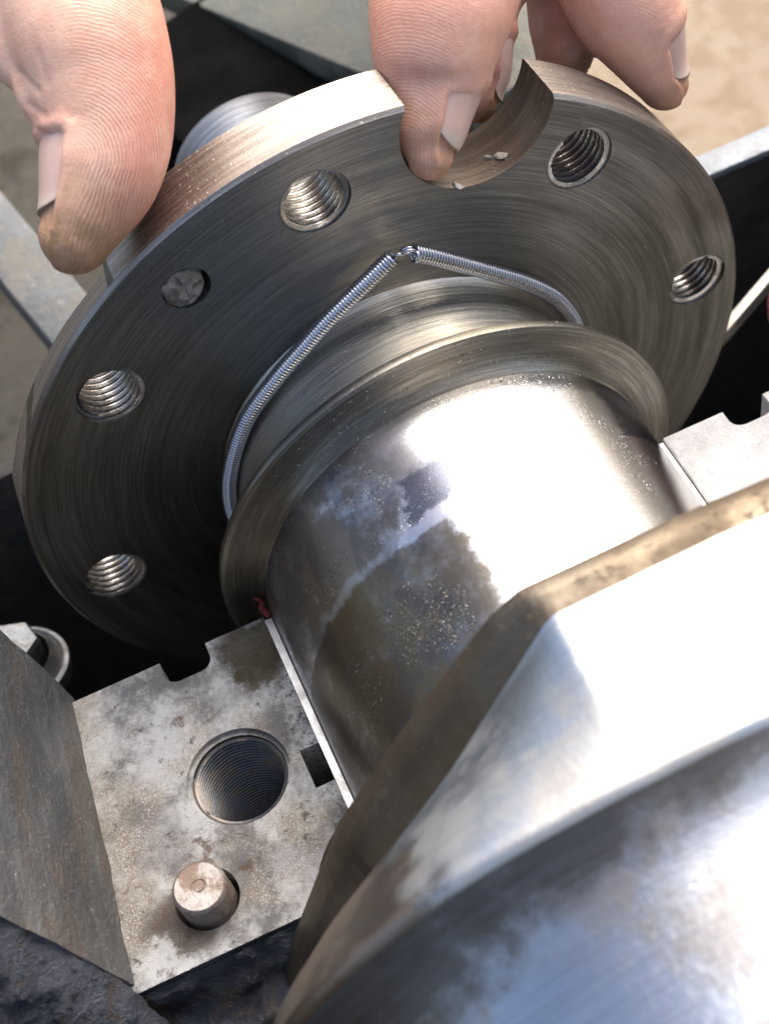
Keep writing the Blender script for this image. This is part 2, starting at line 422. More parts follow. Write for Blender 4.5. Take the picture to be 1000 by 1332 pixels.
cutters.append(cyl_solid((1.66, -.5, 4.41), (1.66, 1.6, 4.41), .935, 120, [M['notch']]))
cutters.append(cyl_solid((-1.99, -.5, 3.74), (-1.99, .45, 3.74), .285, 40, [M['stub']]))
for c in cutters: c.data.update()
cut(flange, cutters)
# give the walls of the notch their own finish
me = flange.data
for pl in me.polygons:
    c = pl.center / S
    if abs(pl.normal.y) < .3:
        d = math.hypot(c.x - 1.66, c.z - 4.41)
        pl.material_index = 2 if abs(d - .935) < .02 else (0 if math.hypot(c.x, c.z) < 4.9 else 1)
    elif c.y < .02 and abs(pl.normal.y) > .9: pl.material_index = 0
me.shade_smooth(); me.set_sharp_from_angle(angle=R(22))
me.use_auto_texspace = False; me.texspace_location = (0, 0, 0); me.texspace_size = (.06, .06, .06)

def ring_thread(name, rmaj, rmin, pitch, length, n=48, bottom=False):
    ys = []
    k = int(length / pitch)
    for t in range(-1, k):
        for f_, r in ((.0, rmaj), (.12, rmaj), (.42, rmin), (.58, rmin), (.88, rmaj)):
            ys.append((t * pitch + f_ * pitch, r))
    ys.append((k * pitch, rmaj))
    V = []; F = []
    for y, r in ys:
        for i in range(n):
            t = 2 * math.pi * i / n
            yy = y + pitch * i / n
            q_ = r if yy > 0 else rmaj
            V.append((q_ * math.cos(t), min(length, max(0, yy)), q_ * math.sin(t)))
    L = len(ys)
    for j in range(L - 1):
        for i in range(n):
            if i < n - 1:
                F.append((j * n + i, (j + 1) * n + i, (j + 1) * n + i + 1, j * n + i + 1))
            elif j + 5 < L - 1:
                F.append((j * n + i, (j + 1) * n + i, (j + 6) * n, (j + 5) * n))
    if bottom:
        o = len(V); V.append((0, length, 0))
        for i in range(n): F.append(((L - 1) * n + i, (L - 1) * n + (i + 1) % n, o))
    me = bpy.data.meshes.new(name)
    me.from_pydata([tuple(c * S for c in v) for v in V], [], F); me.update()
    return me
tm = ring_thread('thread', .44, .355, .097, .83)
tm.materials.append(M['thread']); tm.shade_smooth(); tm.set_sharp_from_angle(angle=R(50))
for x, z in hc:
    o = bpy.data.objects.new('thread', tm); COL.objects.link(o); o.parent = flange
    o.location = (x * S, .006 * S, z * S); o.rotation_euler = (0, random.random() * 6, 0)

# broken dowel in its hole
V = []; F = []; n = 28
for j, (y, r) in enumerate([(.3, .235), (.02, .235), (-.03, .225), (-.06, .19), (-.07, .10)]):
    for i in range(n):
        t = 2 * math.pi * i / n
        q = .05 * mnoise.noise(Vector((math.cos(t) * 2.3, math.sin(t) * 2.3, y * 14)))
        V.append((-2.02 + (r + q) * math.cos(t), y + q * 1.5 + .03 * math.cos(t - .5), 3.77 + (r + q) * math.sin(t)))
for j in range(4):
    for i in range(n): F.append((j * n + i, j * n + (i + 1) % n, (j + 1) * n + (i + 1) % n, (j + 1) * n + i))
F.append([4 * n + i for i in range(n)])
o = mesh('dowel_stub', V, F, M['stub'], flange, 40); o['label'] = 'rough broken dowel stub'; fix_normals(o)

# pale flecks stuck in the notch
def fleck(c, r, nrm, seed):
    nrm = Vector(nrm).normalized(); u = nrm.orthogonal().normalized(); v = nrm.cross(u); rr_ = random.Random(seed); k = 11
    V = []; F = []
    for h, sc_ in ((-.01, 1), (.018, .9), (.026, .5)):
        for i in range(k):
            t = 2 * math.pi * i / k; q = r * sc_ * rr_.uniform(.5, 1.25)
            V.append(Vector(c) + u * q * math.cos(t) * .7 + v * q * math.sin(t) * 1.3 + nrm * h)
    for j in range(2):
        for i in range(k): F.append((j * k + i, j * k + (i + 1) % k, (j + 1) * k + (i + 1) % k, (j + 1) * k + i))
    F.append([2 * k + i for i in range(k)])
    fix_normals(mesh('paint_fleck', V, F, M['fleck'], flange, 30))
M['fleck'] = cast_mat('pale_paint', (.42, .39, .32), (.55, .52, .45), (.35, .28, .18), .5, 6, 0, .6, dist=.02, fleck=0.)
fleck((1.66 + .925 * math.cos(R(-72)), .22, 4.41 + .925 * math.sin(R(-72))), .075, (-.31, 0, .95), 3)
fleck((1.66 + .925 * math.cos(R(-80)), .32, 4.41 + .925 * math.sin(R(-80))), .04, (-.17, 0, .98), 5)
fleck((1.66 + .93 * math.cos(R(-112)), .02, 4.41 + .93 * math.sin(R(-112))), .06, (.3, -.3, .9), 7)
# seal land with a fillet into the flange, the slinger ring, the journal
land = [(.02, 2.46), (-.02, 2.445), (-.06, 2.42), (-.12, 2.405), (-.28, 2.395), (-.5, 2.39), (-1.15, 2.38), (-1.25, 2.41), (-1.33, 2.5), (-1.40, 2.7)]
V, F = revolve(land, 200); o = mesh('seal_land', V, F, M['land'], crank, 60, tex=6); fix_normals(o)
sl = [(-1.36, 2.45), (-1.42, 2.85), (-1.48, 2.99), (-1.53, 3.035), (-1.60, 3.05), (-1.635, 3.045), (-1.65, 3.02), (-1.66, 2.97), (-1.675, 2.89), (-1.695, 2.80), (-1.725, 2.72), (-1.765, 2.655), (-1.81, 2.61), (-1.85, 2.585), (-1.87, 2.56)]
V, F = revolve(sl, 240); o = mesh('oil_slinger', V, F, M['slinger'], crank, 50, tex=6); fix_normals(o)
jr = [(-1.83, 2.52), (-1.87, 2.56), (-1.91, 2.58), (-2.2, 2.585), (-5.2, 2.585), (-5.35, 2.60), (-5.5, 2.62), (-5.6, 2.75), (-5.72, 3.1), (-5.76, 3.4)]
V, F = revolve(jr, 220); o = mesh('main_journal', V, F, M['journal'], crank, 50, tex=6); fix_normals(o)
V, F = revolve([(.80, 1.9), (1.0, 1.5), (1.3, 1.28), (5.75, 1.285), (5.88, 1.25), (5.95, 1.17), (5.97, 1.05), (5.90, 1.0), (5.9, .01)], 96)
o = mesh('pilot_shaft', V, F, M['hub'], crank, 35, tex=6); fix_normals(o)

# crank web: lofted outlines
A = np.arange(-180, 180, 1.0)
def interp(tab):
    t = sorted(tab); x = np.array([q[0] for q in t], float); y = np.array([q[1:] for q in t], float)
    x = np.concatenate([x - 360, x, x + 360]); y = np.concatenate([y, y, y])
    return np.stack([np.interp(A, x, y[:, k]) for k in range(y.shape[1])], 1)
def polyr(pts):
    """radius (and extra columns) of a closed outline [(x, z, extra...)] along each angle of A"""
    out = []
    for a in A:
        c, s_ = math.cos(R(a)), math.sin(R(a)); hit = None
        for p, q in zip(pts, pts[1:] + pts[:1]):
            dx, dz = q[0] - p[0], q[1] - p[1]; den = c * dz - s_ * dx
            if abs(den) < 1e-9: continue
            t = (p[0] * dz - p[1] * dx) / den; u = (c * p[1] - s_ * p[0]) / (s_ * dx - c * dz) if True else 0
            if t > 0 and -1e-6 <= u <= 1 + 1e-6:
                hit = [t] + [p[k] + (q[k] - p[k]) * u for k in range(2, len(p))]; break
        out.append(hit or out[-1])
    return np.array(out)
far = polyr([(-.62, 4.58), (-.92, 4.38), (-2.0, 3.12), (-2.86, 1.95), (-3.85, -.22), (-4.68, -1.98), (-5.4, -3.8), (-4.5, -6), (0, -7), (4.5, -6), (5.4, -3.8), (4.7, -1.9), (3.85, -.2), (2.9, 2.3), (2.3, 4.1), (1.9, 4.55), (1.1, 4.60)])[:, 0]
mid = polyr([(-.52, 4.54, -6.15), (-.72, 4.33, -6.2), (-1.72, 3.18, -6.38), (-2.54, 2.18, -6.42), (-3.84, -.3, -6.35), (-4.6, -1.95, -6.3), (-5.3, -3.75, -6.3), (-4.4, -5.9, -6.3), (0, -6.9, -6.3), (4.4, -5.9, -6.3), (5.3, -3.7, -6.3), (4.55, -1.9, -6.3), (3.75, -.2, -6.3), (2.75, 2.2, -6.38), (2.1, 4.2, -6.2), (1.75, 4.58, -6.15), (1.1, 4.62, -6.15)])[:, ::-1]
near = interp([(180, 4.95), (160, 4.95), (140, 4.98), (117, 4.93), (105, 4.80), (95, 4.74), (84, 4.78), (70, 4.85), (40, 4.95), (0, 4.95), (-35, 5.6), (-90, 6.2), (-140, 5.6)])[:, 0]
YN = -7.82
rows = []
rows.append((np.full(len(A), -5.74), far * .93)); rows.append((np.full(len(A), -5.76), far * .985)); rows.append((np.full(len(A), -5.80), far))
rows.append((-5.8 + (mid[:, 0] + 5.8) * .5, far * .5 + mid[:, 1] * .5 + .035)); rows.append((mid[:, 0], mid[:, 1]))
for f_ in (.06, .2, .4, .6, .8, .93):
    k = f_ + .12 * math.sin(math.pi * f_)
    rows.append((mid[:, 0] + (YN - mid[:, 0]) * f_, mid[:, 1] + (near - mid[:, 1]) * k))
rows.append((np.full(len(A), YN), near)); rows.append((np.full(len(A), YN - .05), near - .015)); rows.append((np.full(len(A), YN - .09), near - .07))
base = 4.08 + 0 * near
for y, kk in ((-7.98, .75), (-8.08, .5), (-8.25, .27), (-8.5, .12), (-8.9, .03), (-9.6, .06), (-10.5, .14), (-11.5, .22), (-12.6, .26), (-12.7, -1.2), (-12.7, -4.0)):
    rows.append((np.full(len(A), y), base + (near - .07 - base) * max(kk, 0) + min(kk, 0)))
n = len(A); V = []; F = []; MI = []
for yy, rr in rows:
    for i in range(n): V.append((rr[i] * math.cos(R(A[i])), yy[i], rr[i] * math.sin(R(A[i]))))
for j in range(len(rows) - 1):
    for i in range(n):
        F.append((j * n + i, j * n + (i + 1) % n, (j + 1) * n + (i + 1) % n, (j + 1) * n + i))
        MI.append(0 if j < 4 else (1 if j < 13 else 2))
web = mesh('crank_web', V, F, [M['web_band'], M['web_rim'], M['web_front']], crank, 80, MI, tex=8); fix_normals(web)

# ------------------------------------------------------------------ garter spring
spring = empty('garter_spring', 'thin silver coil spring looped round the shaft just below the drilled flange', 'spring', (0, -.35, 0))
ctrl = [(172, 2.50), (158, 2.50), (139, 2.55), (123, 2.58), (112, 2.66), (101.7, 2.83), (93, 3.02), (84.9, 3.29)]
ctrl2 = [(80.4, 3.25), (76, 3.12), (68, 2.92), (58, 2.77), (47, 2.70), (35, 2.67), (24, 2.62), (14, 2.56), (4, 2.52)]
def spath(c, y0=-.33):
    P_ = [np.array((r * math.cos(R(a)), y0, r * math.sin(R(a)))) for a, r in c]
    return P_
pl = spath(ctrl[::-1])                       # from the apex down the left
lower = [np.array((2.50 * math.cos(R(a)), -.42, 2.50 * math.sin(R(a)))) for a in np.arange(180, 364, 8.)]
pr = spath(ctrl2[::-1])
path = pl + lower + pr
def catmull(P_, step):
    P_ = [np.array(q, float) for q in P_]; out = []
    Q = [2 * P_[0] - P_[1]] + P_ + [2 * P_[-1] - P_[-2]]
    for i in range(1, len(Q) - 2):
        a, b_, c_, d_ = Q[i - 1:i + 3]
        for t in np.linspace(0, 1, 14, endpoint=False):
            out.append(.5 * (2 * b_ + (c_ - a) * t + (2 * a - 5 * b_ + 4 * c_ - d_) * t * t + (3 * b_ - 3 * c_ + d_ - a) * t ** 3))
    out.append(P_[-1]); out = np.array(out)
    d = np.concatenate([[0], np.cumsum(np.linalg.norm(np.diff(out[:, :3], axis=0), axis=1))])
    s = np.arange(0, d[-1], step)
    return np.stack([np.interp(s, d, out[:, k]) for k in range(out.shape[1])], 1), d[-1]
def frames(C):
    T = np.gradient(C, axis=0); T /= np.linalg.norm(T, axis=1)[:, None]
    U = np.zeros_like(C); u = np.array((0, 1., 0)); 
    for i in range(len(C)):
        u = u - T[i] * (u @ T[i]); u /= np.linalg.norm(u); U[i] = u
    return T, U, np.cross(T, U)
def tube(C, r, k=6, closed_ends=True):
    C = np.asarray(C, float); T, U, W = frames(C)
    rr = np.broadcast_to(r, (len(C),))
    V = []; F = []
    for i in range(len(C)):
        for j in range(k):
            t = 2 * math.pi * j / k
            V.append(C[i] + rr[i] * (math.cos(t) * U[i] + math.sin(t) * W[i]))
    for i in range(len(C) - 1):
        for j in range(k): F.append((i * k + j, i * k + (j + 1) % k, (i + 1) * k + (j + 1) % k, (i + 1) * k + j))
    if closed_ends: F.append(list(range(k))[::-1]); F.append([(len(C) - 1) * k + j for j in range(k)])
    return V, F
PITCH = .041; RC = .086; RW = .0195; PER = 12
C, Ltot = catmull(path, PITCH / PER)
T, U, W = frames(C)
ph = np.arange(len(C)) * 2 * math.pi / PER
H = C + RC * (np.cos(ph)[:, None] * U + np.sin(ph)[:, None] * W)
V, F = tube(H, RW, 6); mesh('coil', V, F, M['spring'], spring, 60)
# end loops at the apex that hook the two ends together
e0 = path[0]; e1 = path[-1]; 
def loop(c, nrm, rad, turns, start=0):
    nrm = np.array(nrm, float); nrm /= np.linalg.norm(nrm); u = np.cross(nrm, (0, 1., 0)); u /= np.linalg.norm(u); v = np.cross(nrm, u)
    t = np.linspace(start, start + turns * 2 * math.pi, int(28 * turns))
    return np.array([np.array(c) + rad * (math.cos(q) * u + math.sin(q) * v) + nrm * .03 * (q - start) / (2 * math.pi) for q in t])
V, F = tube(loop(e1 + np.array((-.06, -.03, .06)), (.35, .8, .45), .078, 1.15, .4), RW * 1.05, 7); mesh('end_hook', V, F, M['spring'], spring, 60)
V, F = tube(loop(e1 + np.array((-.02, -.05, -.01)), (.9, .15, -.4), .062, 1.3, 1.0), RW * 1.05, 7); mesh('end_hook', V, F, M['spring'], spring, 60)
mid_ = np.array([e0 + np.array((-.02, 0, -.03)), e0 + np.array((.06, -.05, .05)), e1 + np.array((-.13, -.04, .08)), e1 + np.array((-.06, -.02, .11))])
V, F = tube(catmull(mid_, .02)[0], RW, 7); mesh('end_hook', V, F, M['spring'], spring, 60)

# ------------------------------------------------------------------ engine block
block = empty('engine_block', 'open engine block with pale machined bearing pads, black interior and stained left skirt', 'engine block', (0, 0, -8))
ZP = .056; BX = .065; BR = 2.735; Y0 = -1.93; Y1 = -5.68
def saddle_outline():
    pts = [(-5.75, ZP), (-5.75, -5), (6.5, -5), (6.5, ZP)]
    aa = np.linspace(0, -180, 61)
    return pts + [(BX + BR * math.cos(R(a)), ZP + BR * math.sin(R(a))) for a in aa]
V, F = prism_solid(saddle_outline(), Y0, Y1, 'y')
sad = mesh('bearing_saddle', V, F, [M['pad']], block, 0); fix_normals(sad); bevel(sad, .018, 1)
def slot(poly, z0=-3, z1=1):
    V, F = prism_solid(poly, z0, z1); o = mesh('cutter', V, F, [M['gap_shade']], None, 0); fix_normals(o); return o  # near-black material paints the shade of the cut recesses
def notch_poly(x0, x1, d, sgn=1):
    P_ = [(x0, Y0 + .5), (x1, Y0 + .5)]; r = .16
    P_ += [(x1, Y0 - d + r)] + [(x1 - r + r * math.cos(R(a)), Y0 - d + r + r * math.sin(R(a))) for a in range(-10, -91, -20)]
    P_ += [(x0 + r + r * math.cos(R(a)), Y0 - d + r + r * math.sin(R(a))) for a in range(-90, -181, -20)]
    return P_
cuts = [slot(notch_poly(-4.06, -3.46, .36)), slot(notch_poly(3.64, 4.22, .32)),
        slot([(-2.93, -3.84), (-2.4, -3.84), (-2.4, -4.36), (-2.93, -4.36)], -1.6, 1),
        cyl_solid((-3.68, -3.81, -2.2), (-3.68, -3.81, .5), .565, 72, [M['thread2']]),
        cyl_solid((-3.68, -3.81, -.02), (-3.68, -3.81, .5), .615, 72, [M['thread2']]),
        cyl_solid((-4.50, -5.02, -1.2), (-4.48, -5.03, .5), .365, 40, [M['cast']]),
        cyl_solid((4.4, -3.81, -2.2), (4.4, -3.81, .5), .565, 48, [M['thread2']])]
cut(sad, cuts)
sad.data.materials.append(M['cast'])
for pl in sad.data.polygons:
    if pl.normal.y < -.8 and pl.center.y < Y1 * S + .0005: pl.material_index = len(sad.data.materials) - 1
sad.data.shade_smooth(); sad.data.set_sharp_from_angle(angle=R(30))
tm2 = ring_thread('thread', .56, .515, .072, 2.1, 60, True)
tm2.materials.append(M['thread2']); tm2.shade_smooth(); tm2.set_sharp_from_angle(angle=R(50))
for x in (-3.68, 4.4):
    o = bpy.data.objects.new('thread', tm2); COL.objects.link(o); o.parent = sad
    o.rotation_euler = (R(-90), 0, 0)
    o.location = (x * S, -3.81 * S, 7.97 * S)
# hollow dowel on the pad
dw = [(0.0, .0), (.0, .05), (-.012, .06), (-.012, .075), (.0, .085), (.0, .27), (-.03, .30), (-.06, .308), (-1.0, .308)]
V = []; F = []; n = 48
for z, r in dw:
    for i in range(n):
        t = 2 * math.pi * i / n; V.append((-4.49 + max(r, .001) * math.cos(t), -5.03 + max(r, .001) * math.sin(t), .42 + z))
for j in range(len(dw) - 1):
    for i in range(n): F.append((j * n + i, j * n + (i + 1) % n, (j + 1) * n + (i + 1) % n, (j + 1) * n + i))
o = mesh('dowel_pin', V, F, M['dowel'], block, 40); fix_normals(o)

# left skirt wall, stained, leaning outward
def grid(p00, p10, p01, p11, nu, nv, amp, sc, nrm, seed=0):
    V = []; F = []
    p00, p10, p01, p11 = map(np.array, (p00, p10, p01, p11)); nrm = np.array(nrm, float)
    for j in range(nv + 1):
        for i in range(nu + 1):
            u, v = i / nu, j / nv
            q = (1 - u) * (1 - v) * p00 + u * (1 - v) * p10 + (1 - u) * v * p01 + u * v * p11
            h = mnoise.fractal(Vector(q * sc + seed), 1.0, 2.0, 5)
            V.append(q + nrm * amp * h)
    for j in range(nv):
        for i in range(nu):
            a = j * (nu + 1) + i; F.append((a, a + 1, a + nu + 2, a + nu + 1))
    return V, F
a0 = np.array((-5.17, -1.86, .02)); a1 = np.array((-5.50, -5.60, .02))
dA = -((a0 - CAM) @ AX[2]); dB = -((a1 - CAM) @ AX[2])
c0_ = at(-210, 616, dA - 2.4); c1_ = at(-210, 1080, dB - 2.6)
V, F = grid(a0 + np.array((.0, 0, -.02)), a1, c0_, c1_, 90, 90, .035, 1.3, (.8, 0, .55))
k = len(V)
V = list(V) + [np.array(q) + np.array((-.7, 0, -.4)) for q in V]
nu = 90; fr = len(F)
F = list(F) + [tuple(x + k for x in f[::-1]) for f in F]
def edge_ids():
    e = [i for i in range(nu + 1)] + [j * (nu + 1) + nu for j in range(1, nu + 1)] + [nu * (nu + 1) + i for i in range(nu - 1, -1, -1)] + [j * (nu + 1) for j in range(nu - 1, 0, -1)]
    return e
E_ = edge_ids()
for i in range(len(E_)):
    a, b_ = E_[i], E_[(i + 1) % len(E_)]; F.append((a, b_, b_ + k, a + k))
o = mesh('skirt_wall', V, F, [M['skirt'], M['cast']], block, 40, [0] * (2 * fr) + [1] * (len(F) - 2 * fr)); fix_normals(o)
# rough casting in front of and below the pad
V, F = grid((-13, -5.0, -.55), (-1.5, -5.66, -.62), (-13, -10, -2.2), (-1.5, -9.5, -3.0), 170, 90, .5, .8, (0, -.3, .95), 5)
o = mesh('rough_casting', V, F, M['cast'], block, 60)
V, F = grid((-12, -5.45, 2.6), (-5.6, -5.72, -.35), (-12, -7.6, -1.2), (-5.4, -6.7, -1.5), 80, 40, .16, 1.2, (0.3, -.6, .7), 9)
o = mesh('rough_casting', V, F, M['cast'], block, 60)
V, F = grid((-5.62, -5.705, -.02), (-1.6, -5.705, -.02), (-5.9, -6.5, -3.0), (-1.6, -6.5, -3.0), 90, 60, .22, 1.3, (0, -1, .25), 3)
V = [np.array((q[0], min(q[1], -5.70), min(q[2], .0))) for q in V]
o = mesh('rough_casting', V, F, M['cast'], block, 60)
V, F = grid(a1 + np.array((.02, -.03, -.03)), c1_ + np.array((-.1, -.05, -.05)), a1 + np.array((.5, -1.6, -2.2)), c1_ + np.array((0, -1.4, -3.2)), 130, 60, .25, 1.1, (-.1, -.9, .4), 21)
o = mesh('rough_casting', V, F, M['cast'], block, 60)
# crankcase tub: rear wall, floor, side walls
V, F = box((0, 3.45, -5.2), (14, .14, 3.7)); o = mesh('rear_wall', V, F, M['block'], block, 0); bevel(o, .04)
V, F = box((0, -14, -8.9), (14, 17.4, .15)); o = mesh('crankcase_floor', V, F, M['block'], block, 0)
V, F = box((10.8, 3.40, -1.43), (4.9, .235, .07)); o = mesh('rear_lip', V, F, M['lit_lip'], block, 0); bevel(o, .02)
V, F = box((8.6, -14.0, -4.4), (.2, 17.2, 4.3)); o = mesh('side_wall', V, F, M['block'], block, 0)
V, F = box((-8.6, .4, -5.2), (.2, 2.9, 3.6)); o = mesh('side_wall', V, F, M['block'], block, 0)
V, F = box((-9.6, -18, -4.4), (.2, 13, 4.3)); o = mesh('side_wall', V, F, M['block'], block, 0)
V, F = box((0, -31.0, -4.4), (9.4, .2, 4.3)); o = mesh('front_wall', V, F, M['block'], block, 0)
# sealant at the shell end
pp = at(356, 795, 15.4)
V, F = tube(catmull([(-2.60, -1.98, .10), (-2.66, -1.90, .16), (-2.63, -1.84, .22), (-2.70, -1.78, .30)], .02)[0], np.linspace(.055, .02, len(catmull([(-2.60, -1.98, .10), (-2.66, -1.90, .16), (-2.63, -1.84, .22), (-2.70, -1.78, .30)], .02)[0])), 8)
o = mesh('sealant_bead', V, F, M['sealant'], block, 60); o['label'] = 'red sealant smear'

# bearing shell: thin half ring with a bright parting face and an oil slot
V = []; F = []
aa = np.linspace(180, 360, 73); ys = np.linspace(-2.02, -5.35, 12)
ri, ro = 2.63, 2.72
for a in aa:
    for y in ys:
        for r in (ri, ro):
            V.append((BX * .5 + r * math.cos(R(a)), y, ZP + .035 + r * math.sin(R(a))))
ny = len(ys)
def sid(i, j, k): return (i * ny + j) * 2 + k
for i in range(len(aa) - 1):
    for j in range(ny - 1):
        for k in (0, 1):
            q = (sid(i, j, k), sid(i + 1, j, k), sid(i + 1, j + 1, k), sid(i, j + 1, k)); F.append(q if k else q[::-1])
    for j in (0, ny - 1): F.append((sid(i, j, 0), sid(i + 1, j, 0), sid(i + 1, j, 1), sid(i, j, 1)))
for i in (0, len(aa) - 1):
    for j in range(ny - 1): F.append((sid(i, j, 0), sid(i, j + 1, 0), sid(i, j + 1, 1), sid(i, j, 1)))
sh = mesh('bearing_shell', V, F, M['shell'], None, 30); fix_normals(sh)
tag(sh, 'thin bright bearing shell edge between the speckled pad and the polished journal', 'bearing shell')

# bolt behind the skirt wall
bc = (-6.03, .40, -2.0)
bolt = empty('flange_bolt', 'zinc hex bolt with round washer, down in the dark corner behind the skirt wall', 'bolt', bc)
def lathe(prof, c, n=40, ax=Vector((0, 0, 1))):
    ax = Vector(ax).normalized(); u = ax.orthogonal().normalized(); v = ax.cross(u); V = []; F = []
    for h, r in prof:
        for i in range(n):
            t = 2 * math.pi * i / n; V.append(Vector(c) + ax * h + max(r, 1e-3) * (math.cos(t) * u + math.sin(t) * v))
    for j in range(len(prof) - 1):
        for i in range(n): F.append((j * n + i, j * n + (i + 1) % n, (j + 1) * n + (i + 1) % n, (j + 1) * n + i))
    return V, F
bax = (.12, .1, 1)
V, F = lathe([(-.3, .66), (-.08, .70), (-.02, .68), (.0, .62), (-.03, .59), (.0, .56), (.05, .52), (.10, .48), (.16, .45)], bc, 48, bax); mesh('washer', V, F, M['bolt'], bolt, 30)
V, F = lathe([(.05, .40), (.42, .40), (.50, .36), (.5, .0)], bc, 6, bax); mesh('hex_head', V, F, M['bolt'], bolt, 20)
V, F = lathe([(-2.5, .3), (-.2, .3)], bc, 20, bax); mesh('shank', V, F, M['bolt'], bolt, 30)

# ------------------------------------------------------------------ things behind
def bar_between(name, p0, p1, wv, hv, mat, label, cat, bv=.05):
    p0, p1, wv, hv = (np.array(q, float) for q in (p0, p1, wv, hv))
    V = [p0, p1, p1 + wv, p0 + wv]; V = V + [q - hv for q in V]
    F = [(0, 1, 2, 3), (7, 6, 5, 4), (0, 4, 5, 1), (1, 5, 6, 2), (2, 6, 7, 3), (3, 7, 4, 0)]
    o = mesh(name, V, F, mat, None, 0); fix_normals(o); bevel(o, bv)
    return tag(o, label, cat)
q0 = at(180, -26, 31); q1 = at(520, 116, 26)
d = q1 - q0; side = np.cross((0, 0, 1.), d); side = -side / np.linalg.norm(side); side = side if side[0] > 0 else -side
bar_between('steel_plate', q0 - d * 1.6, q1 + d * .22, side * 5, (0, 0, .55), M['plate'], 'blurred green grey steel plate lying behind the fingers at the top', 'plate')
dn = d / np.linalg.norm(d)
V, F = box(q0 + d * .78 - side * 1.15 + np.array((0, 0, -3.2)), (1.55, 4.4, 2.6), Matrix(((side[0], dn[0], 0), (side[1], dn[1], 0), (0, 0, 1))))
o = mesh('shade_filler', V, F, M['gap_shade'], None, 0); fix_normals(o); bevel(o, .1); tag(o, 'matt black filler painted as the shadow under the grey plate, right of the thumb', 'box')  # added black block stands in for the shade beneath the plate
b0 = at(-60, 175, 26); b1 = at(130, 400, 24)
d = b1 - b0; side = np.cross((0, 0, 1.), d); side /= np.linalg.norm(side); side = side if side[0] < 0 else -side
bar_between('steel_bar', b0 - d * .3, b1 + d * .3, side * .95, (0, 0, .7), M['bar'], 'blurred grey steel bar running down behind the thumb tip at the left', 'bar')
bq = [at(640, 60, 36), at(1500, -420, 60), at(1500, 330, 30), at(880, 250, 30)]
for q in bq: q[2] = gz + .5
bq = [np.array(t_) for t_ in ((5.2, 33.5, gz + .5), (20.5, 50, gz + .5), (60, 26, gz + .5), (11.5, 13.5, gz + .5))]
V = bq + [q - np.array((0, 0, .4)) for q in bq]
o = mesh('tan_board', V, [(0, 1, 2, 3), (7, 6, 5, 4), (0, 4, 5, 1), (1, 5, 6, 2), (2, 6, 7, 3), (3, 7, 4, 0)], M['tan'], None, 0); fix_normals(o)
tag(o, 'blurred tan board lying flat at the upper right beyond the flange', 'board')
bar_between('steel_strip', at(930, 428, 22.2), at(1100, 232, 24.2), (.04, -.16, .0), (0, 0, .28), M['rod'], 'pale narrow steel strip poking out behind the right edge of the flange', 'strip', .03)
V, F = tube(catmull([at(1024, 350, 19.9), at(1012, 395, 19.6), at(1022, 440, 19.4), at(1060, 520, 19.2)], .2)[0], .15, 16)
tag(mesh('red_hose', V, F, M['red'], None, 60), 'dark red rubber hose at the right edge of the photo', 'hose')

# ------------------------------------------------------------------ the hand
def skin_mat():
    b = NB('bare_skin')
    rd, ra, gr, red = b.attr('ridge'), b.attr('ridge_amt'), b.attr('grime'), b.attr('red')
    n1 = b.noise(1.6, detail=4); n2 = b.noise(6, detail=5, rough=.65); n3 = b.noise(14, detail=4, rough=.7)
    wob = b.math('ADD', rd, b.math('MULTIPLY', b.math('SUBTRACT', b.noise(2.2, detail=4), .5), .13))
    s = b.math('SINE', b.math('MULTIPLY', wob, 2 * math.pi / .040))
    line = b.ramp(s, .15, .95)
    brk = b.ramp(b.noise(5, detail=4, rough=.7), .36, .58)
    lamt = b.math('MULTIPLY', b.math('MULTIPLY', line, ra), b.lerp(brk, .08, 1.0))
    c = b.mix(b.ramp(n1, .35, .65), (.69, .40, .275), (.76, .485, .35))
    c = b.mix(b.math('MULTIPLY', red, b.ramp(n2, .3, .65, .55, 1.0)), c, (.60, .24, .17))
    c = b.mix(b.math('MULTIPLY', gr, b.ramp(n2, .3, .6, .65, 1.0)), c, (.31, .175, .075))
    c = b.mix(b.math('MULTIPLY', b.math('MULTIPLY', gr, .6), b.ramp(n3, .55, .7)), c, (.20, .12, .07))
    mot = b.ramp(b.noise(3.5, detail=6, rough=.7), .42, .62)
    c = b.mix(b.math('MULTIPLY', mot, .28), c, (.58, .27, .19))
    dirt = b.math('MULTIPLY', b.ramp(b.noise(11, detail=6, rough=.75), .58, .66), b.ramp(b.noise(1.3, detail=3), .45, .6))
    c = b.mix(b.math('MULTIPLY', dirt, .35), c, (.24, .13, .08))
    c = b.mix(b.math('MULTIPLY', lamt, .62), c, (.19, .10, .075))
    h = b.math('ADD', b.math('MULTIPLY', b.math('MULTIPLY', s, ra), -.28), b.math('MULTIPLY', n3, .5))
    h2 = b.math('MULTIPLY', b.ramp(b.voro(10, b.mul(b.P, (1, 1, 1.6)), 'DISTANCE_TO_EDGE'), 0, .12), 1.0)
    nm = b.bump(h, .012, .7); nm = b.bump(h2, .0022, .5, nm)
    m_ = b.set(Base_Color=c, Roughness=b.math('ADD', b.lerp(gr, .34, .46), b.math('MULTIPLY', n3, .12)), Normal=nm, Subsurface_Weight=.10, Specular_IOR_Level=.55)
    b.b.inputs['Subsurface Radius'].default_value = (.004, .0015, .0008); b.b.inputs['Subsurface Scale'].default_value = .35
    return m_
M['skin'] = skin_mat()
